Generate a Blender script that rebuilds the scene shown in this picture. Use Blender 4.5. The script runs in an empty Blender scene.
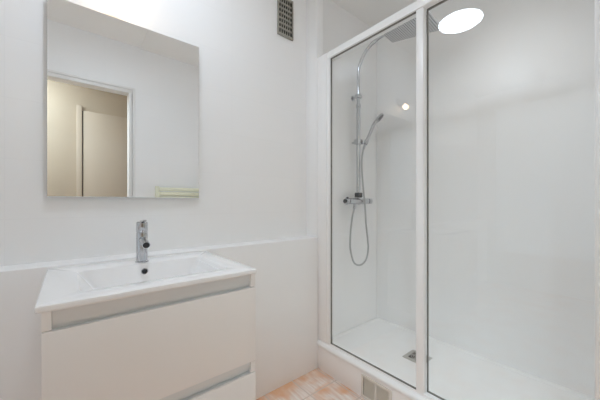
import bpy, bmesh, math, random
from mathutils import Vector, Matrix

random.seed(4)
S = bpy.context.scene
COL = S.collection

# ------------------------------------------------------------------ camera
YAW = 50.514
cam_data = bpy.data.cameras.new('camera')
cam = bpy.data.objects.new('camera', cam_data)
COL.objects.link(cam)
cam.location = (0.0, 0.0, 1.099)
cam.rotation_euler = (math.radians(90), 0, math.radians(YAW - 90))
cam_data.sensor_fit = 'HORIZONTAL'
cam_data.sensor_width = 36.0
cam_data.lens = 280.1 / 600 * 36
cam_data.shift_y = 2.58 / 600
cam_data.clip_start = 0.02
S.camera = cam

# ------------------------------------------------------------------ world, exposure
world = bpy.data.worlds.new('world')
S.world = world
world.use_nodes = True
bg = world.node_tree.nodes['Background']
bg.inputs[0].default_value = (0.9, 0.95, 1.0, 1)
bg.inputs[1].default_value = 0.3
S.view_settings.view_transform = 'Standard'
S.view_settings.look = 'None'
S.view_settings.gamma = 1.0
S.view_settings.use_curve_mapping = False
S.view_settings.exposure = 0.33
S.cycles.max_bounces = 32
S.cycles.diffuse_bounces = 24
S.cycles.glossy_bounces = 8
S.cycles.transparent_max_bounces = 24
S.cycles.sample_clamp_indirect = 6.0

CEILING_LAMP_POWER = 23.0      # emission strength of the round diffuser
FILL_PANE_GLOW = 0.36             # soft fill from the added glowing pane at the left end
BULB_POWER = 18.0              # emission strength of the bulb above the mirror


def area_light(name, loc, rot, sx, sy, power, colour):
    l = bpy.data.lights.new(name, 'AREA')
    l.shape = 'RECTANGLE'
    l.size, l.size_y = sx, sy
    l.energy = power
    l.color = colour
    o = bpy.data.objects.new(name, l)
    o.location = loc
    o.rotation_euler = rot
    COL.objects.link(o)
    return o


# added fill light under the shower ceiling, out of view
l = area_light('shower_fill_light', (1.58, 0.50, 2.595), (0, 0, 0), 0.35, 0.35, 1.70, (0.98, 1.0, 1.02))
l.data.shape = 'DISK'
l.data.spread = math.radians(100)
# added unseen fill light in the corridor, brightens the room through the doorway
area_light('corridor_fill_light', (-0.7, -0.56, 2.46), (0, 0, 0), 0.3, 0.3, 24.0, (0.81, 1.0, 1.14))


# ------------------------------------------------------------------ materials
def mat(name, col, rough=0.5, metal=0.0, spec=0.5, emit=None, estr=0.0, coat=0.0):
    m = bpy.data.materials.new(name)
    m.use_nodes = True
    b = m.node_tree.nodes['Principled BSDF']
    b.inputs['Base Color'].default_value = (*col, 1)
    b.inputs['Roughness'].default_value = rough
    b.inputs['Metallic'].default_value = metal
    b.inputs['Specular IOR Level'].default_value = spec
    b.inputs['Coat Weight'].default_value = coat
    if emit:
        b.inputs['Emission Color'].default_value = (*emit, 1)
        b.inputs['Emission Strength'].default_value = estr
    return m


def vary(m, col, amount=0.04, scale=6.0):
    """faint noise mottling of the base colour"""
    nt = m.node_tree
    b = nt.nodes['Principled BSDF']
    tc = nt.nodes.new('ShaderNodeTexCoord')
    n = nt.nodes.new('ShaderNodeTexNoise')
    n.inputs['Scale'].default_value = scale
    n.inputs['Detail'].default_value = 3
    r = nt.nodes.new('ShaderNodeValToRGB')
    r.color_ramp.elements[0].position = 0.3
    r.color_ramp.elements[1].position = 0.7
    r.color_ramp.elements[0].color = (*[c * (1 - amount) for c in col], 1)
    r.color_ramp.elements[1].color = (*[min(1, c * (1 + amount)) for c in col], 1)
    nt.links.new(tc.outputs['Object'], n.inputs['Vector'])
    nt.links.new(n.outputs['Fac'], r.inputs['Fac'])
    nt.links.new(r.outputs['Color'], b.inputs['Base Color'])
    return m


def tile_mat(name, col, axes, w, h, rough=0.22, joint=0.972, ox=0.0, oz=0.0, spec=0.5):
    """painted-over wall tile: hardly visible joints"""
    m = mat(name, col, rough, spec=spec)
    nt = m.node_tree
    b = nt.nodes['Principled BSDF']
    tc = nt.nodes.new('ShaderNodeTexCoord')
    sep = nt.nodes.new('ShaderNodeSeparateXYZ')
    nt.links.new(tc.outputs['Object'], sep.inputs[0])
    cmb = nt.nodes.new('ShaderNodeCombineXYZ')
    for k, a in enumerate(axes):
        ad = nt.nodes.new('ShaderNodeMath')
        ad.operation = 'ADD'
        ad.inputs[1].default_value = (ox, oz)[k]
        nt.links.new(sep.outputs['XYZ'.index(a)], ad.inputs[0])
        nt.links.new(ad.outputs[0], cmb.inputs[k])
    br = nt.nodes.new('ShaderNodeTexBrick')
    br.offset = 0.0
    br.inputs['Scale'].default_value = 1.0
    br.inputs['Brick Width'].default_value = w
    br.inputs['Row Height'].default_value = h
    br.inputs['Mortar Size'].default_value = 0.0016
    br.inputs['Mortar Smooth'].default_value = 0.3
    br.inputs['Color1'].default_value = (*col, 1)
    br.inputs['Color2'].default_value = (*[c * 0.992 for c in col], 1)
    br.inputs['Mortar'].default_value = (*[c * joint for c in col], 1)
    nt.links.new(cmb.outputs[0], br.inputs['Vector'])
    nt.links.new(br.outputs['Color'], b.inputs['Base Color'])
    bp = nt.nodes.new('ShaderNodeBump')
    bp.inputs['Strength'].default_value = 0.06
    bp.inputs['Distance'].default_value = 0.002
    bp.invert = True
    nt.links.new(br.outputs['Fac'], bp.inputs['Height'])
    nt.links.new(bp.outputs[0], b.inputs['Normal'])
    return m


def floor_mat():
    m = mat('terracotta_tile', (0.6, 0.42, 0.32), 0.42)
    nt = m.node_tree
    b = nt.nodes['Principled BSDF']
    L = nt.links.new
    tc = nt.nodes.new('ShaderNodeTexCoord')
    mp = nt.nodes.new('ShaderNodeMapping')
    mp.inputs['Location'].default_value = (-0.06 + 2.0, -0.155 + 2.0, 0)
    L(tc.outputs['Object'], mp.inputs['Vector'])
    br = nt.nodes.new('ShaderNodeTexBrick')
    br.offset = 0.0
    br.inputs['Scale'].default_value = 1.0
    br.inputs['Brick Width'].default_value = 0.2
    br.inputs['Row Height'].default_value = 0.19
    br.inputs['Mortar Size'].default_value = 0.004
    br.inputs['Mortar Smooth'].default_value = 0.2
    br.inputs['Color1'].default_value = (0, 0, 0, 1)
    br.inputs['Color2'].default_value = (1, 1, 1, 1)
    br.inputs['Mortar'].default_value = (0.5, 0.5, 0.5, 1)
    L(mp.outputs[0], br.inputs['Vector'])
    # streaks inside the tile
    mp2 = nt.nodes.new('ShaderNodeMapping')
    mp2.inputs['Scale'].default_value = (60, 8, 1)
    L(tc.outputs['Object'], mp2.inputs['Vector'])
    n1 = nt.nodes.new('ShaderNodeTexNoise')
    n1.inputs['Scale'].default_value = 1.0
    n1.inputs['Detail'].default_value = 4
    L(mp2.outputs[0], n1.inputs['Vector'])
    n2 = nt.nodes.new('ShaderNodeTexNoise')
    n2.inputs['Scale'].default_value = 7.0
    n2.inputs['Detail'].default_value = 2
    L(tc.outputs['Object'], n2.inputs['Vector'])
    r1 = nt.nodes.new('ShaderNodeValToRGB')
    r1.color_ramp.elements[0].position = 0.32
    r1.color_ramp.elements[0].color = (0.74, 0.57, 0.48, 1)
    r1.color_ramp.elements[1].position = 0.66
    r1.color_ramp.elements[1].color = (0.90, 0.82, 0.76, 1)
    L(n1.outputs['Fac'], r1.inputs['Fac'])
    r2 = nt.nodes.new('ShaderNodeValToRGB')
    r2.color_ramp.elements[0].position = 0.44
    r2.color_ramp.elements[0].color = (0, 0, 0, 1)
    r2.color_ramp.elements[1].position = 0.62
    r2.color_ramp.elements[1].color = (1, 1, 1, 1)
    L(n2.outputs['Fac'], r2.inputs['Fac'])
    mx = nt.nodes.new('ShaderNodeMix')
    mx.data_type = 'RGBA'
    L(r2.outputs['Color'], mx.inputs[0])
    L(r1.outputs['Color'], mx.inputs[6])
    mx.inputs[7].default_value = (0.78, 0.46, 0.28, 1)
    mx2 = nt.nodes.new('ShaderNodeMix')
    mx2.data_type = 'RGBA'
    L(br.outputs['Fac'], mx2.inputs[0])
    L(mx.outputs[2], mx2.inputs[6])
    mx2.inputs[7].default_value = (0.68, 0.57, 0.50, 1)
    L(mx2.outputs[2], b.inputs['Base Color'])
    bp = nt.nodes.new('ShaderNodeBump')
    bp.inputs['Strength'].default_value = 0.3
    bp.inputs['Distance'].default_value = 0.003
    bp.invert = True
    L(br.outputs['Fac'], bp.inputs['Height'])
    L(bp.outputs[0], b.inputs['Normal'])
    return m


def glass_mat():
    m = bpy.data.materials.new('clear_shower_glass')
    m.use_nodes = True
    nt = m.node_tree
    nt.nodes.remove(nt.nodes['Principled BSDF'])
    out = nt.nodes['Material Output']
    tr = nt.nodes.new('ShaderNodeBsdfTransparent')
    tr.inputs[0].default_value = (0.985, 0.99, 0.985, 1)
    gl = nt.nodes.new('ShaderNodeBsdfGlossy')
    gl.inputs['Roughness'].default_value = 0.0
    gl.inputs['Color'].default_value = (1, 1, 1, 1)
    fr = nt.nodes.new('ShaderNodeFresnel')
    fr.inputs['IOR'].default_value = 1.5
    mx = nt.nodes.new('ShaderNodeMixShader')
    ge = nt.nodes.new('ShaderNodeNewGeometry')
    ma = nt.nodes.new('ShaderNodeMath')      # the back face of the pane needs the inverse index
    ma.operation = 'MULTIPLY_ADD'
    ma.inputs[1].default_value = 1 / 1.5 - 1.5
    ma.inputs[2].default_value = 1.5
    nt.links.new(ge.outputs['Backfacing'], ma.inputs[0])
    nt.links.new(ma.outputs[0], fr.inputs['IOR'])
    nt.links.new(fr.outputs[0], mx.inputs[0])
    nt.links.new(tr.outputs[0], mx.inputs[1])
    nt.links.new(gl.outputs[0], mx.inputs[2])
    nt.links.new(mx.outputs[0], out.inputs['Surface'])
    return m


WHITE = (0.92, 0.92, 0.92)
M = {}
M['wall_x'] = tile_mat('white_wall_tile_back', WHITE, 'XZ', 0.45, 0.225, ox=2.0 - 0.017, oz=-0.137 + 0.45, rough=0.17)
M['wall_y'] = tile_mat('white_wall_tile_side', WHITE, 'YZ', 0.45, 0.225, ox=2.0, oz=-0.137 + 0.45, rough=0.28)
M['wall_matt'] = tile_mat('white_wall_tile_door_side', WHITE, 'XZ', 0.45, 0.225, ox=2.0, oz=0.313, rough=0.5)
M['plain_white'] = vary(mat('white_paint', WHITE, 0.45), WHITE, 0.012, 3)
M['ceiling'] = vary(mat('ceiling_paint', (0.92, 0.91, 0.885), 0.7), (0.92, 0.91, 0.885), 0.012, 3)
M['riser'] = tile_mat('step_tile', (0.90, 0.875, 0.86), 'YZ', 0.33, 0.30, rough=0.3)
M['floor'] = floor_mat()
M['beige'] = vary(mat('beige_paint', (0.41, 0.325, 0.235), 0.7), (0.41, 0.325, 0.235), 0.03, 2)
M['beige_door'] = mat('beige_door_paint', (0.45, 0.36, 0.27), 0.55)
M['trim_white'] = mat('white_gloss_trim', (0.82, 0.81, 0.79), 0.35)
M['gap'] = mat('dark_gap', (0.05, 0.045, 0.04), 0.8)
M['ceramic'] = mat('white_ceramic', (0.93, 0.93, 0.935), 0.08, coat=0.3)
M['tray'] = vary(mat('matt_white_tray', (0.91, 0.91, 0.905), 0.45), (0.91, 0.91, 0.905), 0.01, 20)
M['lacquer'] = mat('white_lacquer', (0.91, 0.885, 0.87), 0.25)
M['alu'] = mat('satin_aluminium', (0.74, 0.76, 0.77), 0.42, 0.5)
M['frame'] = mat('white_powder_coat', (0.93, 0.93, 0.925), 0.3)
M['gasket'] = mat('dark_gasket', (0.16, 0.15, 0.13), 0.6)
M['chrome'] = mat('chrome', (0.56, 0.57, 0.59), 0.12, 1.0)
M['hose'] = mat('brushed_metal_hose', (0.48, 0.48, 0.48), 0.32, 0.9)
M['steel'] = mat('perforated_head', (0.78, 0.79, 0.81), 0.4, 0.4)
M['nozzle'] = mat('grey_rubber', (0.16, 0.16, 0.17), 0.6)
M['drain'] = mat('drain_steel', (0.55, 0.54, 0.51), 0.4, 0.5)
M['black'] = mat('black_plastic', (0.015, 0.015, 0.017), 0.5)
M['mirror'] = mat('mirror_silver', (0.955, 0.965, 0.96), 0.0, 1.0)
M['mirror_edge'] = mat('mirror_edge', (0.35, 0.38, 0.36), 0.3, 0.3)
M['vent'] = mat('grey_brown_vent', (0.36, 0.345, 0.30), 0.45, 0.2)
M['duct'] = mat('vent_dark', (0.035, 0.03, 0.025), 0.9)
M['hatch'] = mat('pale_aluminium_grille', (0.74, 0.70, 0.64), 0.5, 0.15)
M['hatch_panel'] = mat('grille_panel', (0.66, 0.625, 0.555), 0.5, 0.15)
M['radiator'] = mat('cream_enamel', (0.83, 0.83, 0.66), 0.3)
M['glass'] = glass_mat()
M['diffuser'] = mat('lit_diffuser', (0.9, 0.9, 0.9), 0.5, emit=(0.80, 0.92, 1.06), estr=CEILING_LAMP_POWER)
M['frosted'] = mat('frosted_fill_pane', (0.6, 0.6, 0.6), 0.6, emit=(0.82, 0.98, 1.10), estr=FILL_PANE_GLOW)
M['bulb'] = mat('lit_bulb', (0.9, 0.85, 0.8), 0.5, emit=(1.0, 0.72, 0.46), estr=BULB_POWER)


# ------------------------------------------------------------------ mesh helpers
def add_box(bm, x0, x1, y0, y1, z0, z1, bev=0.0, seg=2):
    vs = [bm.verts.new((x, y, z)) for x in (x0, x1) for y in (y0, y1) for z in (z0, z1)]
    fs = [bm.faces.new([vs[i] for i in f]) for f in
          ((0, 1, 3, 2), (4, 6, 7, 5), (0, 4, 5, 1), (2, 3, 7, 6), (0, 2, 6, 4), (1, 5, 7, 3))]
    if bev > 0:
        es = list({e for f in fs for e in f.edges})
        bmesh.ops.bevel(bm, geom=es, offset=bev, segments=seg, profile=0.5, affect='EDGES')


def add_prism(bm, prof, axis, a0, a1):
    """closed profile extruded along an axis; profile coords are the other two axes in order"""
    def pt(p, a):
        if axis == 'x':
            return (a, p[0], p[1])
        if axis == 'y':
            return (p[0], a, p[1])
        return (p[0], p[1], a)
    A = [bm.verts.new(pt(p, a0)) for p in prof]
    B = [bm.verts.new(pt(p, a1)) for p in prof]
    n = len(prof)
    for i in range(n):
        bm.faces.new((A[i], A[(i + 1) % n], B[(i + 1) % n], B[i]))
    bm.faces.new(A[::-1])
    bm.faces.new(B)


def smooth_path(pts, sub=8):
    pts = [Vector(p) for p in pts]
    out = []
    n = len(pts)
    for i in range(n - 1):
        p0, p1, p2, p3 = pts[max(i - 1, 0)], pts[i], pts[i + 1], pts[min(i + 2, n - 1)]
        for k in range(sub):
            t = k / sub
            out.append(0.5 * ((2 * p1) + (p2 - p0) * t + (2 * p0 - 5 * p1 + 4 * p2 - p3) * t * t
                              + (3 * p1 - p0 - 3 * p2 + p3) * t ** 3))
    out.append(pts[-1])
    return out


def add_tube(bm, pts, rad, seg=14, caps=True):
    """sweep a circle along points; rad is a number or one value per point"""
    pts = [Vector(p) for p in pts]
    n = len(pts)
    rr = rad if isinstance(rad, (list, tuple)) else [rad] * n
    t0 = (pts[1] - pts[0]).normalized()
    u = t0.orthogonal().normalized()
    rings = []
    for i in range(n):
        t = (pts[min(i + 1, n - 1)] - pts[max(i - 1, 0)])
        if t.length < 1e-9:
            t = t0
        t.normalize()
        u = (u - t * u.dot(t)).normalized()
        v = t.cross(u)
        rings.append([bm.verts.new(pts[i] + (u * math.cos(a) + v * math.sin(a)) * rr[i])
                      for a in [2 * math.pi * k / seg for k in range(seg)]])
    for i in range(n - 1):
        for k in range(seg):
            bm.faces.new((rings[i][k], rings[i][(k + 1) % seg], rings[i + 1][(k + 1) % seg], rings[i + 1][k]))
    if caps:
        bm.faces.new(rings[0][::-1])
        bm.faces.new(rings[-1])


def add_cyl(bm, p0, p1, r, seg=20, bev=0.0):
    p0, p1 = Vector(p0), Vector(p1)
    d = (p1 - p0).normalized()
    if bev > 0:
        add_tube(bm, [p0, p0 + d * 1e-5, p0 + d * bev, p1 - d * bev, p1 - d * 1e-5, p1],
                 [r - bev, r - bev, r, r, r - bev, r - bev], seg)
    else:
        add_tube(bm, [p0, p1], r, seg)


def rrect(x0, x1, y0, y1, r, z, k=6):
    out = []
    for cx, cy, a0 in ((x1 - r, y1 - r, 0), (x0 + r, y1 - r, 90), (x0 + r, y0 + r, 180), (x1 - r, y0 + r, 270)):
        for i in range(k + 1):
            a = math.radians(a0 + 90 * i / k)
            out.append((cx + r * math.cos(a), cy + r * math.sin(a), z))
    return out


def add_loops(bm, loops, close=True):
    R = [[bm.verts.new(p) for p in L] for L in loops]
    n = len(R[0])
    for i in range(len(R) - 1):
        for k in range(n):
            bm.faces.new((R[i][k], R[i][(k + 1) % n], R[i + 1][(k + 1) % n], R[i + 1][k]))
    if close:
        bm.faces.new(R[0][::-1])
        bm.faces.new(R[-1])


def obj(name, bm, m, parent=None, smooth=True, angle=35):
    bmesh.ops.remove_doubles(bm, verts=bm.verts, dist=1e-6)
    bmesh.ops.recalc_face_normals(bm, faces=bm.faces)
    me = bpy.data.meshes.new(name)
    bm.to_mesh(me)
    bm.free()
    o = bpy.data.objects.new(name, me)
    COL.objects.link(o)
    me.materials.append(M[m])
    if smooth:
        for p in me.polygons:
            p.use_smooth = True
        me.set_sharp_from_angle(angle=math.radians(angle))
    if parent is not None:
        o.parent = parent
        o.matrix_parent_inverse = world_of(parent).inverted()
    return o


def world_of(o):
    m = o.matrix_basis.copy()
    if o.parent:
        m = world_of(o.parent) @ o.matrix_parent_inverse @ m
    return m


def box(name, m, x0, x1, y0, y1, z0, z1, parent=None, bev=0.0):
    bm = bmesh.new()
    add_box(bm, x0, x1, y0, y1, z0, z1, bev)
    return obj(name, bm, m, parent)


def struct(o):
    o['kind'] = 'structure'
    return o


def thing(name, label, cat, loc, group=None):
    o = bpy.data.objects.new(name, None)
    o.empty_display_size = 0.1
    COL.objects.link(o)
    o.location = loc
    o['label'] = label
    o['category'] = cat
    if group:
        o['group'] = group
    return o


# ------------------------------------------------------------------ the setting
YB = 1.481      # upper back wall
YL = 1.360      # lower back wall (ledge)
XS = 1.275      # plane of the shower front
XW = 2.07       # back wall of the shower
YS = 1.460      # side wall of the shower
YF = -0.165     # door wall
XL = -1.87
ZC = 2.60

bm = bmesh.new(); add_box(bm, XL - .1, 1.315, YF - .1, YB + .1, -.1, 0)
struct(obj('floor', bm, 'floor', smooth=False))
bm = bmesh.new(); add_box(bm, 1.315, XW + .1, YF - .1, YB + .1, -.1, 0)
struct(obj('floor_shower', bm, 'plain_white', smooth=False))

bm = bmesh.new(); add_box(bm, XL - .1, .53, YF - .1, YB + .1, ZC, ZC + .1); add_box(bm, .53, XS, YF - .1, YB + .1, ZC - .010, ZC + .1)
add_box(bm, XS, XW + .1, YF - .1, YB + .1, ZC, ZC + .1)
struct(obj('ceiling', bm, 'ceiling', smooth=False))

bm = bmesh.new(); add_box(bm, XL - .1, XW + .1, YB, YB + .1, 0, ZC)
struct(obj('wall_back', bm, 'wall_x', smooth=False))
bm = bmesh.new(); add_box(bm, XL, XS, YL, YB, 0, .868, .004)
struct(obj('wall_back_ledge', bm, 'plain_white'))
bm = bmesh.new(); add_box(bm, XS, 1.335, 1.372, YB, 0, ZC, .003)
struct(obj('wall_nib', bm, 'plain_white'))
bm = bmesh.new(); add_box(bm, 1.335, XW, YS, YB, 0, ZC)
struct(obj('wall_shower', bm, 'wall_x', smooth=False))
bm = bmesh.new(); add_box(bm, XW, XW + .1, YF, YB, 0, ZC)
struct(obj('wall_right', bm, 'wall_y', smooth=False))
bm = bmesh.new(); add_box(bm, XS, XW, YF, .055, 0, ZC)
struct(obj('wall_shower_near', bm, 'wall_x', smooth=False))
bm = bmesh.new(); add_box(bm, XL - .1, XL, YF, YB, 0, ZC)
struct(obj('wall_left', bm, 'wall_y', smooth=False))

# added glowing pane, framed like a window, fills the room from the left
WY0, WY1, WZ0, WZ1 = .02, 1.30, .40, 2.42
bm = bmesh.new()
add_box(bm, XL + .0005, XL + .05, WY0, WY0 + .05, WZ0, WZ1, .003); add_box(bm, XL + .0005, XL + .05, WY1 - .05, WY1, WZ0, WZ1, .003)
add_box(bm, XL + .0005, XL + .05, WY0 + .05, WY1 - .05, WZ0, WZ0 + .05, .003); add_box(bm, XL + .0005, XL + .05, WY0 + .05, WY1 - .05, WZ1 - .05, WZ1, .003)
w1 = struct(obj('fill_panel_1', bm, 'trim_white'))
for a_, b_ in ((WY0 + .05, WY1 - .05),):
    bm = bmesh.new(); add_box(bm, XL + .002, XL + .025, a_, b_, WZ0 + .05, WZ1 - .05)
    obj('fill_pane', bm, 'frosted', w1, smooth=False)

DX0, DX1, DZ = -.40, .466, 2.168        # wall opening of the door
bm = bmesh.new()
add_box(bm, XL, DX0, YF - .1, YF, 0, ZC)
add_box(bm, DX1, XS, YF - .1, YF, 0, ZC)
add_box(bm, DX0, DX1, YF - .1, YF, DZ, ZC)
struct(obj('wall_front', bm, 'wall_matt', smooth=False))
# the riser below the shower
bm = bmesh.new(); add_box(bm, XS, 1.318, .055, 1.372, 0, .152, .002)
struct(obj('wall_step', bm, 'riser'))

# doorway lining and casing
bm = bmesh.new()
for x0, x1 in ((DX0, DX0 + .03), (DX1 - .03, DX1)):
    add_box(bm, x0, x1, YF - .1, YF + .004, 0, DZ - .03, .002)
add_box(bm, DX0, DX1, YF - .1, YF + .004, DZ - .03, DZ, .002)
d = struct(obj('door_1', bm, 'trim_white'))
bm = bmesh.new()
add_box(bm, DX0 - .022, DX0 - .001, YF, YF + .012, 0, DZ + .022, .003)
add_box(bm, DX1 + .001, DX1 + .022, YF, YF + .012, 0, DZ + .022, .003)
add_box(bm, DX0 - .001, DX1 + .001, YF, YF + .012, DZ + .001, DZ + .022, .003)
obj('casing', bm, 'trim_white', d)

# corridor behind the camera, seen in the mirror
HY = -.95
bm = bmesh.new(); add_box(bm, -1.6, 1.6, HY - .1, YF - .1, -.1, 0)
struct(obj('floor_corridor', bm, 'floor', smooth=False))
bm = bmesh.new(); add_box(bm, -1.6, 1.6, HY - .1, HY, 0, 2.5)
struct(obj('wall_corridor', bm, 'beige', smooth=False))
bm = bmesh.new(); add_box(bm, -1.6, 1.6, HY, YF - .1, 2.5, 2.6)
struct(obj('ceiling_corridor', bm, 'plain_white', smooth=False))
bm = bmesh.new(); add_box(bm, 1.5, 1.6, HY, YF - .1, 0, 2.5)
struct(obj('wall_corridor_right', bm, 'beige', smooth=False))
bm = bmesh.new(); add_box(bm, -1.6, -1.5, HY, YF - .1, 0, 2.5)
struct(obj('wall_corridor_left', bm, 'beige', smooth=False))
bm = bmesh.new()
add_box(bm, .060, .108, HY, HY + .02, 0, 2.15, .002); add_box(bm, .95, .998, HY, HY + .02, 0, 2.15, .002)
d2 = struct(obj('door_2', bm, 'beige_door'))
bm = bmesh.new(); add_box(bm, .117, .945, HY, HY + .012, .005, 2.10, .002)
obj('leaf', bm, 'beige_door', d2)
bm = bmesh.new(); add_box(bm, .110, .116, HY, HY + .002, 0, 2.10)
obj('hinge_gap', bm, 'gap', d2)
bm = bmesh.new()
add_cyl(bm, (.88, HY + .012, 1.02), (.88, HY + .06, 1.02), .010); add_cyl(bm, (.88, HY + .055, 1.02), (.77, HY + .055, 1.02), .008)
obj('door_handle', bm, 'alu', d2)

# ------------------------------------------------------------------ vanity cabinet
VX0, VX1 = -.050, .520
VF = .886
cab = thing('vanity_cabinet', 'white lacquered wall-hung vanity cabinet with two drawers below the washbasin', 'cabinet', (.235, 1.12, .225))
cz0, cz1 = .225, .842
prof = [(YL - .002, cz0), (YL - .002, cz1), (VF, cz1), (VF, .797), (VF + .016, .797), (VF + .016, .527), (VF, .527), (VF, .491),
        (VF + .016, .491), (VF + .016, cz0)]
for x0, x1 in ((VX0, VX0 + .018), (VX1 - .018, VX1)):
    bm = bmesh.new(); add_prism(bm, prof, 'x', x0, x1)
    obj('side_panel', bm, 'lacquer', cab)
bm = bmesh.new(); add_box(bm, VX0 + .018, VX1 - .018, VF + .016, YL - .002, cz0, cz0 + .018)
obj('bottom_panel', bm, 'lacquer', cab)
bm = bmesh.new(); add_box(bm, VX0 + .018, VX1 - .018, YL - .012, YL - .002, cz0 + .018, cz1)
obj('back_panel', bm, 'lacquer', cab)
for z0, z1 in ((.530, .794), (.226, .488)):
    bm = bmesh.new(); add_box(bm, VX0, VX1, VF - .004, VF + .014, z0, z1, .0015)
    dr = obj('drawer', bm, 'lacquer', cab)
    bm = bmesh.new()
    add_box(bm, VX0 + .03, VX0 + .042, VF + .03, 1.30, z0 + .03, z0 + .15)
    add_box(bm, VX1 - .042, VX1 - .03, VF + .03, 1.30, z0 + .03, z0 + .15)
    add_box(bm, VX0 + .03, VX1 - .03, VF + .03, 1.30, z0 + .02, z0 + .03)
    add_box(bm, VX0 + .03, VX1 - .03, VF + .018, VF + .03, z0 + .02, z0 + .15)
    obj('drawer_box', bm, 'alu', dr)
for z0, z1 in ((.7935, .8415), (.4885, .5295)):
    # angled aluminium profile that serves as the grip of the drawer below
    y = VF
    p = [(y + .006, z1), (y + .010, z0 + .010), (y + .0145, z0 + .009), (y + .0145, z0 + .0015), (y + .003, z0 + .0015), (y + .003, z0 + .0005),
         (y + .0157, z0 + .0005), (y + .0157, z1)]
    bm = bmesh.new(); add_prism(bm, p, 'x', VX0 + .0182, VX1 - .0182)
    o = obj('grip_channel', bm, 'alu', cab)
    o['label'] = 'grey aluminium grip channel'

# ------------------------------------------------------------------ washbasin
bas = thing('washbasin', 'white ceramic washbasin with a rectangular bowl set on the vanity cabinet', 'washbasin', (.23, 1.12, .843))
BX0, BX1, BY0, BY1, BZ = -.062, .5235, .879, YL - .001, .8595
Z0 = .8425
bm = bmesh.new()
loops = [rrect(.078, .40, 1.012, 1.245, .03, .745),
         rrect(.03, .44, .98, 1.258, .035, Z0),
         rrect(BX0 + .003, BX1 - .003, BY0 + .003, BY1 - .001, .004, Z0),
         rrect(BX0, BX1, BY0, BY1, .006, Z0 + .004),
         rrect(BX0, BX1, BY0, BY1, .006, BZ - .004),
         rrect(BX0 + .0012, BX1 - .0012, BY0 + .0012, BY1, .006, BZ - .0012),
         rrect(BX0 + .004, BX1 - .004, BY0 + .004, BY1 - .001, .006, BZ),
         rrect(.017, .456, .958, 1.251, .020, BZ),
         rrect(.021, .452, .963, 1.247, .018, BZ - .0018),
         rrect(.024, .449, .967, 1.2455, .018, BZ - .006),
         rrect(.078, .405, 1.005, 1.240, .022, .775),
         rrect(.092, .392, 1.022, 1.234, .03, .764),
         rrect(.21, .25, 1.11, 1.15, .018, .760)]
add_loops(bm, loops)
obj('basin', bm, 'ceramic', bas, angle=28)
bm = bmesh.new(); add_cyl(bm, (.230, 1.13, .7585), (.230, 1.13, .764), .021, 24, .002)
obj('drain_plug', bm, 'chrome', bas)
# overflow: a dark hole inside a chrome ring on the rear slope of the bowl
ov = Vector((.2295, 1.2432, .8285))
nrm = Vector((0, -1, .06)).normalized()
bm = bmesh.new()
u = Vector((1, 0, 0)); w = nrm.cross(u)
rings = []
for rr, dd in ((.0125, -.002), (.0125, .002), (.0115, .003), (.0102, .0025), (.0098, -.001)):
    rings.append([ov + nrm * dd + (u * math.cos(a) + w * math.sin(a)) * rr for a in [2 * math.pi * k / 24 for k in range(24)]])
add_loops(bm, rings)
ring = obj('overflow_ring', bm, 'chrome', bas)
bm = bmesh.new(); add_cyl(bm, ov - nrm * .002, ov + nrm * .0015, .0096, 24)
obj('overflow_hole', bm, 'black', ring)

# ------------------------------------------------------------------ basin tap
tx, ty, tz = .2275, 1.283, BZ + .0002
tap = thing('basin_tap', 'chrome single-lever mixer tap standing on the rear rim of the washbasin', 'tap', (tx, ty, tz))
bm = bmesh.new()
add_tube(bm, [(tx, ty, tz), (tx, ty, tz + .004), (tx, ty, tz + .0045), (tx, ty, tz + .006), (tx, ty, tz + .118)],
         [.0245, .0245, .0225, .0205, .0205], 28)
obj('body', bm, 'chrome', tap)
bm = bmesh.new()
add_tube(bm, [(tx, ty, tz + .1195), (tx, ty, tz + .121), (tx, ty, tz + .158), (tx, ty, tz + .162), (tx, ty, tz + .1622)],
         [.0195, .0205, .0205, .017, .0165], 28)
# flat lever standing on the cap, leaning forward
add_prism(bm, [(ty - .003, tz + .156), (ty + .012, tz + .156), (ty + .010, tz + .1665), (ty - .055, tz + .172), (ty - .056, tz + .1675)],
          'x', tx - .0065, tx + .0065)
obj('lever', bm, 'chrome', tap)
bm = bmesh.new()
sp = [(tx, ty - .010, tz + .090), (tx, ty - .03, tz + .089), (tx, ty - .06, tz + .083), (tx, ty - .082, tz + .076)]
add_tube(bm, smooth_path(sp, 5), .0142, 20)
spo = obj('spout', bm, 'chrome', tap)
bm = bmesh.new()
dv = Vector((0, -.025, -.010)).normalized()
e = Vector(sp[-1])
add_cyl(bm, e - dv * .004, e + dv * .0012, .0118, 20)
obj('aerator', bm, 'black', spo)

# ------------------------------------------------------------------ mirror
mir = thing('mirror', 'frameless rectangular wall mirror above the washbasin, reflecting the open doorway', 'mirror', (.23, YB, 1.122))
MX0, MX1, MZ0, MZ1 = -.067, .521, 1.1225, 1.908
bm = bmesh.new(); add_box(bm, MX0 + .004, MX1 - .004, YB - .018, YB - .001, MZ0 + .004, MZ1 - .004)
obj('backing_board', bm, 'mirror_edge', mir, smooth=False)
bm = bmesh.new(); add_box(bm, MX0, MX1, YB - .0225, YB - .0182, MZ0, MZ1, .0012, 1)
obj('pane', bm, 'mirror', mir, smooth=False)

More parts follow.
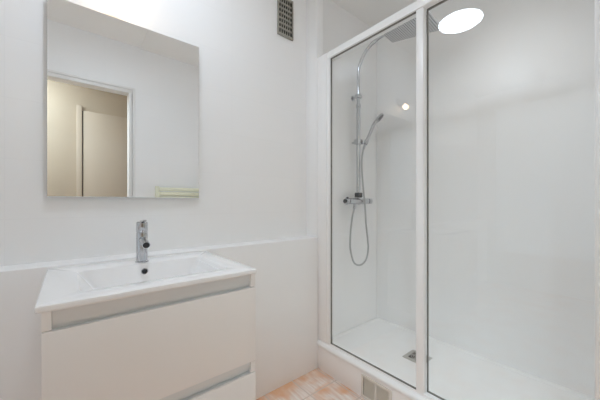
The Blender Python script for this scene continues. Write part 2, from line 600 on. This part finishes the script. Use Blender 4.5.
# ------------------------------------------------------------------ lamp above the mirror (just out of frame, reflected in the glass)
wl = thing('wall_lamp', 'warm lit wall lamp just above the mirror, its bulb reflected in the shower glass', 'lamp', (.16, YB, 2.06))
bm = bmesh.new(); add_box(bm, .12, .20, YB - .018, YB - .0005, 2.03, 2.09, .004)
obj('wall_plate', bm, 'chrome', wl)
bm = bmesh.new()
add_tube(bm, smooth_path([(.16, YB - .016, 2.06), (.16, YB - .05, 2.066), (.16, 1.405, 2.060), (.16, 1.400, 2.040)], 5), .006, 12)
add_cyl(bm, (.16, 1.400, 2.042), (.16, 1.400, 2.020), .016, 20, .002)
obj('arm', bm, 'chrome', wl)
bm = bmesh.new()
R = .027
pr = [(.16, 1.400, 2.0215 - .052 * k / 10) for k in range(11)]
rr = [.012 + .0] + [R * math.sin(math.pi * (0.12 + .88 * k / 10)) for k in range(1, 10)] + [.0015]
add_tube(bm, pr, rr, 20)
obj('bulb', bm, 'bulb', wl)

# ------------------------------------------------------------------ ceiling lamp (seen reflected in the shower glass)
cl = thing('ceiling_lamp', 'round white lit ceiling lamp, mirrored as a white disc in the shower glass', 'lamp', (.222, .918, ZC))
bm = bmesh.new()
add_tube(bm, [(.222, .918, ZC - .0005), (.222, .918, ZC - .03), (.222, .918, ZC - .046), (.222, .918, ZC - .05)], [.140, .158, .161, .156], 56)
obj('rim', bm, 'frame', cl)
bm = bmesh.new()
add_tube(bm, [(.222, .918, ZC - .0505), (.222, .918, ZC - .054), (.222, .918, ZC - .056)], [.154, .152, .146], 56)
obj('diffuser', bm, 'diffuser', cl)

# ------------------------------------------------------------------ vent grille high on the back wall
vg = thing('vent_grille', 'grey-brown rectangular ventilation grille with square holes high on the back wall', 'ventilation grille', (1.095, YB, 2.18))
gx0, gx1, gz0, gz1 = 1.030, 1.154, 2.180, 2.440
bm = bmesh.new()
y0, y1 = YB - .012, YB - .0005
fw = .009
add_box(bm, gx0, gx0 + fw, y0, y1, gz0, gz1, .0015); add_box(bm, gx1 - fw, gx1, y0, y1, gz0, gz1, .0015)
add_box(bm, gx0 + fw, gx1 - fw, y0, y1, gz0, gz0 + .016, .0015); add_box(bm, gx0 + fw, gx1 - fw, y0, y1, gz1 - .016, gz1, .0015)
obj('frame', bm, 'vent', vg)
bm = bmesh.new()
nx, nz = 6, 7
for i in range(1, nx):
    x = gx0 + fw + (gx1 - gx0 - 2 * fw) * i / nx
    add_box(bm, x - .0023, x + .0023, y0 + .002, y1 - .003, gz0 + .016, gz1 - .016)
for j in range(1, nz):
    z = gz0 + .016 + (gz1 - gz0 - .032) * j / nz
    add_box(bm, gx0 + fw, gx1 - fw, y0 + .0015, y1 - .003, z - .0048, z + .0048)
obj('grid', bm, 'vent', vg, smooth=False)
bm = bmesh.new(); add_box(bm, gx0 + fw - .002, gx1 - fw + .002, y1 - .0028, y1 - .0008, gz0 + .014, gz1 - .014)
obj('duct_opening', bm, 'duct', vg, smooth=False)

# ------------------------------------------------------------------ access grille in the step
hg = thing('access_grille', 'small pale metal grille with two louvred panels in the step under the shower', 'grille', (XS, .90, .012))
hy0, hy1, hz0, hz1 = .806, .998, .012, .136
bm = bmesh.new()
x0, x1 = XS - .008, XS - .0003
add_box(bm, x0, x1, hy0, hy0 + .014, hz0, hz1, .0015); add_box(bm, x0, x1, hy1 - .014, hy1, hz0, hz1, .0015)
add_box(bm, x0, x1, hy0 + .014, hy1 - .014, hz1 - .014, hz1, .0015); add_box(bm, x0, x1, hy0 + .014, hy1 - .014, hz0, hz0 + .012, .0015)
add_box(bm, x0, x1, .896, .908, hz0 + .012, hz1 - .014, .0015)
obj('frame', bm, 'hatch', hg)
for a, b in ((hy0 + .014, .896), (.908, hy1 - .014)):
    bm = bmesh.new()
    add_box(bm, x1 - .002, x1, a, b, hz0 + .012, hz1 - .014)
    n = 14
    for i in range(n):
        y = a + (b - a) * (i + .5) / n
        add_box(bm, x1 - .0045, x1 - .002, y - .0014, y + .0014, hz0 + .012, hz1 - .014)
    obj('louvre_panel', bm, 'hatch_panel', hg, smooth=False)

# ------------------------------------------------------------------ shower tray
tr = thing('shower_tray', 'low white shower tray filling the floor of the glazed shower', 'shower tray', (1.69, .76, 0))
TX0, TX1, TY0, TY1, TZ = 1.319, XW - .0005, .0555, YS - .0005, .098
bm = bmesh.new()
loops = [rrect(TX0, TX1, TY0, TY1, .004, .001), rrect(TX0, TX1, TY0, TY1, .004, TZ + .002), rrect(TX0 + .002, TX1 - .002, TY0 + .002, TY1 - .002, .004, TZ + .004),
         rrect(TX0 + .03, TX1 - .03, TY0 + .03, TY1 - .03, .02, TZ + .004), rrect(TX0 + .036, TX1 - .036, TY0 + .036, TY1 - .036, .02, TZ)]
add_loops(bm, loops)
obj('basin', bm, 'tray', tr, angle=20)
dcx, dcy, dh = 1.735, .915, .067
bm = bmesh.new()
add_loops(bm, [rrect(dcx - dh, dcx + dh, dcy - dh, dcy + dh, .004, TZ + .0003), rrect(dcx - dh, dcx + dh, dcy - dh, dcy + dh, .004, TZ + .003),
               rrect(dcx - dh + .002, dcx + dh - .002, dcy - dh + .002, dcy + dh - .002, .004, TZ + .0045),
               rrect(dcx - .043, dcx + .043, dcy - .043, dcy + .043, .004, TZ + .0045),
               rrect(dcx - .042, dcx + .042, dcy - .042, dcy + .042, .004, TZ + .0012)])
dr = obj('drain', bm, 'drain', tr)
dr['label'] = 'square grey metal drain'
bm = bmesh.new(); add_box(bm, dcx - .0415, dcx + .0415, dcy - .0415, dcy + .0415, TZ + .0013, TZ + .0017)
obj('drain_hole', bm, 'black', dr, smooth=False)
bm = bmesh.new()
for r_ in (.012, .024, .036):
    pts = [(dcx + r_ * math.cos(a), dcy + r_ * math.sin(a), TZ + .0035) for a in [2 * math.pi * k / 32 for k in range(33)]]
    add_tube(bm, pts, .0022, 6)
add_box(bm, dcx - .041, dcx + .041, dcy - .0025, dcy + .0025, TZ + .002, TZ + .0046)
add_box(bm, dcx - .0025, dcx + .0025, dcy - .041, dcy + .041, TZ + .002, TZ + .0044)
obj('drain_grate', bm, 'drain', dr)

# ------------------------------------------------------------------ shower enclosure
en = thing('shower_enclosure', 'white framed glass shower screen with a fixed pane and a sliding door', 'shower screen', (1.30, .72, .152))
GZ0, GZ1 = .196, 2.022
EY0, EY1 = .056, 1.371
p = [(1.272, .1525), (1.2665, .157), (1.265, .166), (1.268, .174), (1.275, .179), (1.290, .184), (1.291, .196), (1.332, .196), (1.332, .1525)]
bm = bmesh.new(); add_prism(bm, p, 'y', EY0, EY1)
obj('bottom_rail', bm, 'frame', en)
bm = bmesh.new(); add_box(bm, 1.280, 1.334, EY0, 1.284, GZ1, GZ1 + .042, .003)
obj('top_rail', bm, 'frame', en)
bm = bmesh.new(); add_box(bm, 1.278, 1.3345, 1.286, EY1, .196, GZ1 + .042, .003)
obj('wall_profile', bm, 'frame', en)
bm = bmesh.new()
add_box(bm, 1.275, 1.3345, EY0, .0755, .196, GZ1, .002)
add_box(bm, 1.279, 1.330, .0757, .091, .196, GZ1, .003)
obj('wall_profile', bm, 'frame', en)
# fixed pane
bm = bmesh.new(); add_box(bm, 1.295, 1.301, .6848, 1.2560, GZ0 + .0024, GZ1 - .0024)
fp = obj('fixed_pane', bm, 'glass', en, smooth=False)
bm = bmesh.new(); add_box(bm, 1.2815, 1.312, 1.2582, 1.2858, GZ0 + .0005, GZ1 - .0005, .003)
obj('stile', bm, 'frame', fp)
bm = bmesh.new(); add_box(bm, 1.284, 1.314, .647, .6845, GZ0 + .0005, GZ1 - .0005, .004, 3)
obj('stile', bm, 'frame', fp)
bm = bmesh.new()
add_box(bm, 1.2905, 1.303, 1.2562, 1.2580, GZ0 + .0005, GZ1 - .0005)
add_box(bm, 1.2905, 1.303, .6848, 1.2562, GZ0 + .0005, GZ0 + .0022)
add_box(bm, 1.2905, 1.303, .6848, 1.2562, GZ1 - .0022, GZ1 - .0005)
obj('gasket', bm, 'gasket', fp, smooth=False)
# sliding door
bm = bmesh.new(); add_box(bm, 1.319, 1.325, .092, .6425, GZ0 + .0028, GZ1 - .0042)
sd = obj('sliding_door', bm, 'glass', en, smooth=False)
bm = bmesh.new()
add_box(bm, 1.3165, 1.3275, .6427, .6465, GZ0 + .0005, GZ1 - .0005)
add_box(bm, 1.3165, 1.3275, .092, .6427, GZ0 + .0005, GZ0 + .0026)
add_box(bm, 1.3165, 1.3275, .092, .6427, GZ1 - .004, GZ1 - .0005)
obj('gasket', bm, 'gasket', sd, smooth=False)

# ------------------------------------------------------------------ shower column
px, py = 1.745, 1.400
col = thing('rain_shower', 'chrome rain shower set with square rain head and bar mixer on the shower wall', 'shower', (px, YS, 1.10))
bm = bmesh.new()
add_tube(bm, [(px, py, 1.148), (px, py, 1.845)], .0155, 18)
obj('riser_tube', bm, 'chrome', col)
bm = bmesh.new()
add_tube(bm, [(px, py, 1.843), (px, py, 1.8432), (px, py, 1.866), (px, py, 1.8662)], [.0155, .019, .019, .0135], 18)
obj('collar', bm, 'chrome', col)
hx, hy, hz = 1.731, .975, 2.255        # centre of the rain head
arm = [(px, py, 1.866), (px, py, 2.02), (px, py, 2.10), (px, py - .012, 2.165), (px + .001, py - .045, 2.225), (px + .003, py - .10, 2.275),
       (px + .006, py - .19, 2.305), (px + .009, py - .30, 2.315), (hx, hy + .04, 2.318), (hx, hy + .008, 2.308), (hx, hy, 2.288), (hx, hy, 2.275)]
bm = bmesh.new(); add_tube(bm, smooth_path(arm, 6), .0118, 16)
obj('arm', bm, 'chrome', col)
bm = bmesh.new()
add_box(bm, px - .022, px + .022, py - .020, py + .020, 1.914, 1.942, .003)
add_cyl(bm, (px, py + .015, 1.928), (px, YS - .001, 1.928), .009, 16)
add_cyl(bm, (px, YS - .008, 1.928), (px, YS - .0005, 1.928), .021, 24, .002)
obj('wall_bracket', bm, 'chrome', col)
# slider that carries the hand shower
bm = bmesh.new()
add_box(bm, px - .027, px + .027, py - .024, py + .024, 1.553, 1.592, .004)
add_cyl(bm, (px, py + .018, 1.574), (px, YS - .0008, 1.574), .008, 16)
hax = (Vector((1.850, 1.330, 1.717)) - Vector((px + .028, 1.360, 1.545))).normalized()
hcp = Vector((px + .028, 1.360, 1.545)) + hax * .025          # ring of the holder, around the handle
u_ = hax.orthogonal().normalized(); w_ = hax.cross(u_)
prof_ = [(-.016, .0128), (-.016, .0165), (.016, .0172), (.016, .0135)]
lp = [[hcp + hax * d_ + (u_ * math.cos(t_) + w_ * math.sin(t_)) * q_ for t_ in [2 * math.pi * k / 24 for k in range(24)]] for d_, q_ in prof_]
lp.append(lp[0])
add_loops(bm, lp, close=False)
obj('slider', bm, 'chrome', col)
# rain head: a thin tilted plate, studded with nozzles

rot = Matrix.Rotation(math.radians(5), 4, 'Z') @ Matrix.Rotation(math.radians(9), 4, 'X')
HM = Matrix.Translation((hx, hy, hz)) @ rot
bm = bmesh.new()
a, b = .126, .178
add_loops(bm, [rrect(-a, a, -b, b, .006, -.004), rrect(-a, a, -b, b, .006, .003), rrect(-a + .004, a - .004, -b + .004, b - .004, .006, .006),
               rrect(-.03, .03, -.03, .03, .02, .010), rrect(-.02, .02, -.02, .02, .015, .022)])
bm.transform(HM)
rh = obj('rain_head', bm, 'steel', col)
bm = bmesh.new()
nx, ny = 16, 22
for i in range(nx):
    for j in range(ny):
        x = -a + .010 + (2 * a - .02) * i / (nx - 1)
        y = -b + .010 + (2 * b - .02) * j / (ny - 1)
        add_tube(bm, [(x, y, -.0040), (x, y, -.0062), (x, y, -.0072)], [.0042, .0036, .002], 7)
bm.transform(HM)
obj('nozzles', bm, 'nozzle', rh)
# thermostatic bar mixer
vz = 1.110
bm = bmesh.new()
add_tube(bm, [(1.630, py, vz), (1.6305, py, vz), (1.633, py, vz), (1.857, py, vz), (1.8595, py, vz), (1.860, py, vz)], [.018, .020, .0225, .0225, .020, .018], 28)
add_cyl(bm, (px, py, vz + .015), (px, py, vz + .038), .014, 20)
add_cyl(bm, (1.700, py, vz - .015), (1.700, py, vz - .034), .0095, 16)
obj('mixer_body', bm, 'chrome', col)
for x in (1.670, 1.820):
    bm = bmesh.new()
    add_cyl(bm, (x, py + .015, vz), (x, YS - .0007, vz), .013, 18)
    add_cyl(bm, (x, YS - .012, vz), (x, YS - .0005, vz), .028, 28, .003)
    obj('inlet_rosette', bm, 'chrome', col)
bm = bmesh.new()
add_tube(bm, [(1.592, py, vz), (1.5925, py, vz), (1.596, py, vz), (1.622, py, vz), (1.6225, py, vz)], [.016, .019, .0215, .0215, .019], 24)
kn = obj('knob', bm, 'chrome', col)
bm = bmesh.new()
add_cyl(bm, (1.6205, py, vz), (1.6302, py, vz), .0185, 20)
add_cyl(bm, (1.585, py, vz), (1.5925, py, vz), .0150, 20)
add_box(bm, 1.612, 1.622, py - .008, py + .008, vz + .018, vz + .031, .002)
k2 = obj('knob_ring', bm, 'black', kn)
k2['label'] = 'black ring and stop of the knob'
bm = bmesh.new()
add_tube(bm, [(1.868, py, vz), (1.8685, py, vz), (1.900, py, vz), (1.905, py, vz), (1.9055, py, vz)], [.019, .0215, .0215, .019, .016], 24)
add_cyl(bm, (1.8602, py, vz), (1.868, py, vz), .017, 20)
obj('knob', bm, 'chrome', col)
bm = bmesh.new(); add_box(bm, px - .022, px + .022, py - .023, py + .020, vz + .028, vz + .066, .003)
dv_ = obj('diverter', bm, 'black', col)
dv_['label'] = 'black square diverter above the mixer'

# ------------------------------------------------------------------ hand shower and hose
hs = thing('hand_shower', 'chrome hand shower with a long looped hose, tilted in its holder beside the riser tube', 'hand shower', (px + .03, 1.36, 1.575))
h0 = Vector((px + .028, 1.360, 1.545)); h1 = Vector((1.850, 1.330, 1.717)); h2 = Vector((1.878, 1.316, 1.752))
bm = bmesh.new()
add_tube(bm, smooth_path([h0, h0.lerp(h1, .33), h0.lerp(h1, .7), h1, h2], 5), [.0095 + .0035 * min(1, k / 14) for k in range(21)], 16)
obj('handle', bm, 'chrome', hs)
hd = (h2 - h1).normalized()
view = Vector((.86, .58, .27)).normalized()
nf = hd.cross(view).normalized()
if nf.z > 0:
    nf = -nf
nf = (nf - view * .25).normalized()
hc = h2 + hd * .022
bm = bmesh.new()
add_tube(bm, [hc - nf * .013, hc - nf * .0125, hc - nf * .009, hc - nf * .002, hc + nf * .006, hc + nf * .008],
         [.012, .022, .034, .0415, .0415, .039], 30)
hh = obj('spray_head', bm, 'chrome', hs)
bm = bmesh.new()
add_tube(bm, [hc + nf * .008, hc + nf * .0095, hc + nf * .010], [.037, .036, .034], 30)
sf = obj('spray_face', bm, 'nozzle', hh)
sf['label'] = 'dark grey spray face'
hose = [h0, (px + .016, 1.362, 1.515), (px + .004, 1.368, 1.45), (1.748, 1.368, 1.36), (1.764, 1.366, 1.20), (1.7824, 1.366, 1.08), (1.8013, 1.368, .923), (1.824, 1.37, .80),
        (1.8300, 1.37, .735), (1.8142, 1.373, .661), (1.778, 1.38, .622), (1.734, 1.385, .614), (1.69, 1.39, .632), (1.6605, 1.39, .675), (1.643, 1.395, .755), (1.652, 1.40, .87),
        (1.672, 1.40, .985), (1.692, 1.40, 1.05), (1.700, 1.40, 1.078)]
bm = bmesh.new(); add_tube(bm, smooth_path(hose, 7), .0068, 12)
ho = obj('hose', bm, 'hose', hs)
ho['label'] = 'grey metal hose in a loop'
bm = bmesh.new()
add_cyl(bm, (1.7005, 1.40, 1.0755), (1.692, 1.40, 1.05), .0095, 14)
obj('hose_nut', bm, 'chrome', ho)
bm = bmesh.new()
add_cyl(bm, h0, (px + .016, 1.362, 1.515), .0095, 14)
obj('hose_nut', bm, 'chrome', ho)

# ------------------------------------------------------------------ towel radiator on the door wall (seen in the mirror)
ra = thing('towel_radiator', 'cream towel radiator with flat bars on the door wall, its top seen in the mirror', 'radiator', (.93, YF, .55))
RX0, RX1, RZ0, RZ1 = .655, 1.175, .55, 1.262
for x in (RX0, RX1 - .034):
    bm = bmesh.new(); add_box(bm, x, x + .034, YF + .03, YF + .060, RZ0, RZ1, .005)
    obj('post', bm, 'radiator', ra)
z = RZ1 - .045
k = 0
while z > RZ0 + .02:
    bm = bmesh.new(); add_box(bm, RX0 + .030, RX1 - .030, YF + .036, YF + .054, z, z + .034, .004)
    obj('bar', bm, 'radiator', ra)
    z -= .046
for x, zz in ((RX0 + .017, RZ1 - .1), (RX1 - .017, RZ1 - .1), (RX0 + .017, RZ0 + .08), (RX1 - .017, RZ0 + .08)):
    bm = bmesh.new(); add_cyl(bm, (x, YF + .0005, zz), (x, YF + .031, zz), .010, 14)
    obj('wall_mount', bm, 'radiator', ra)
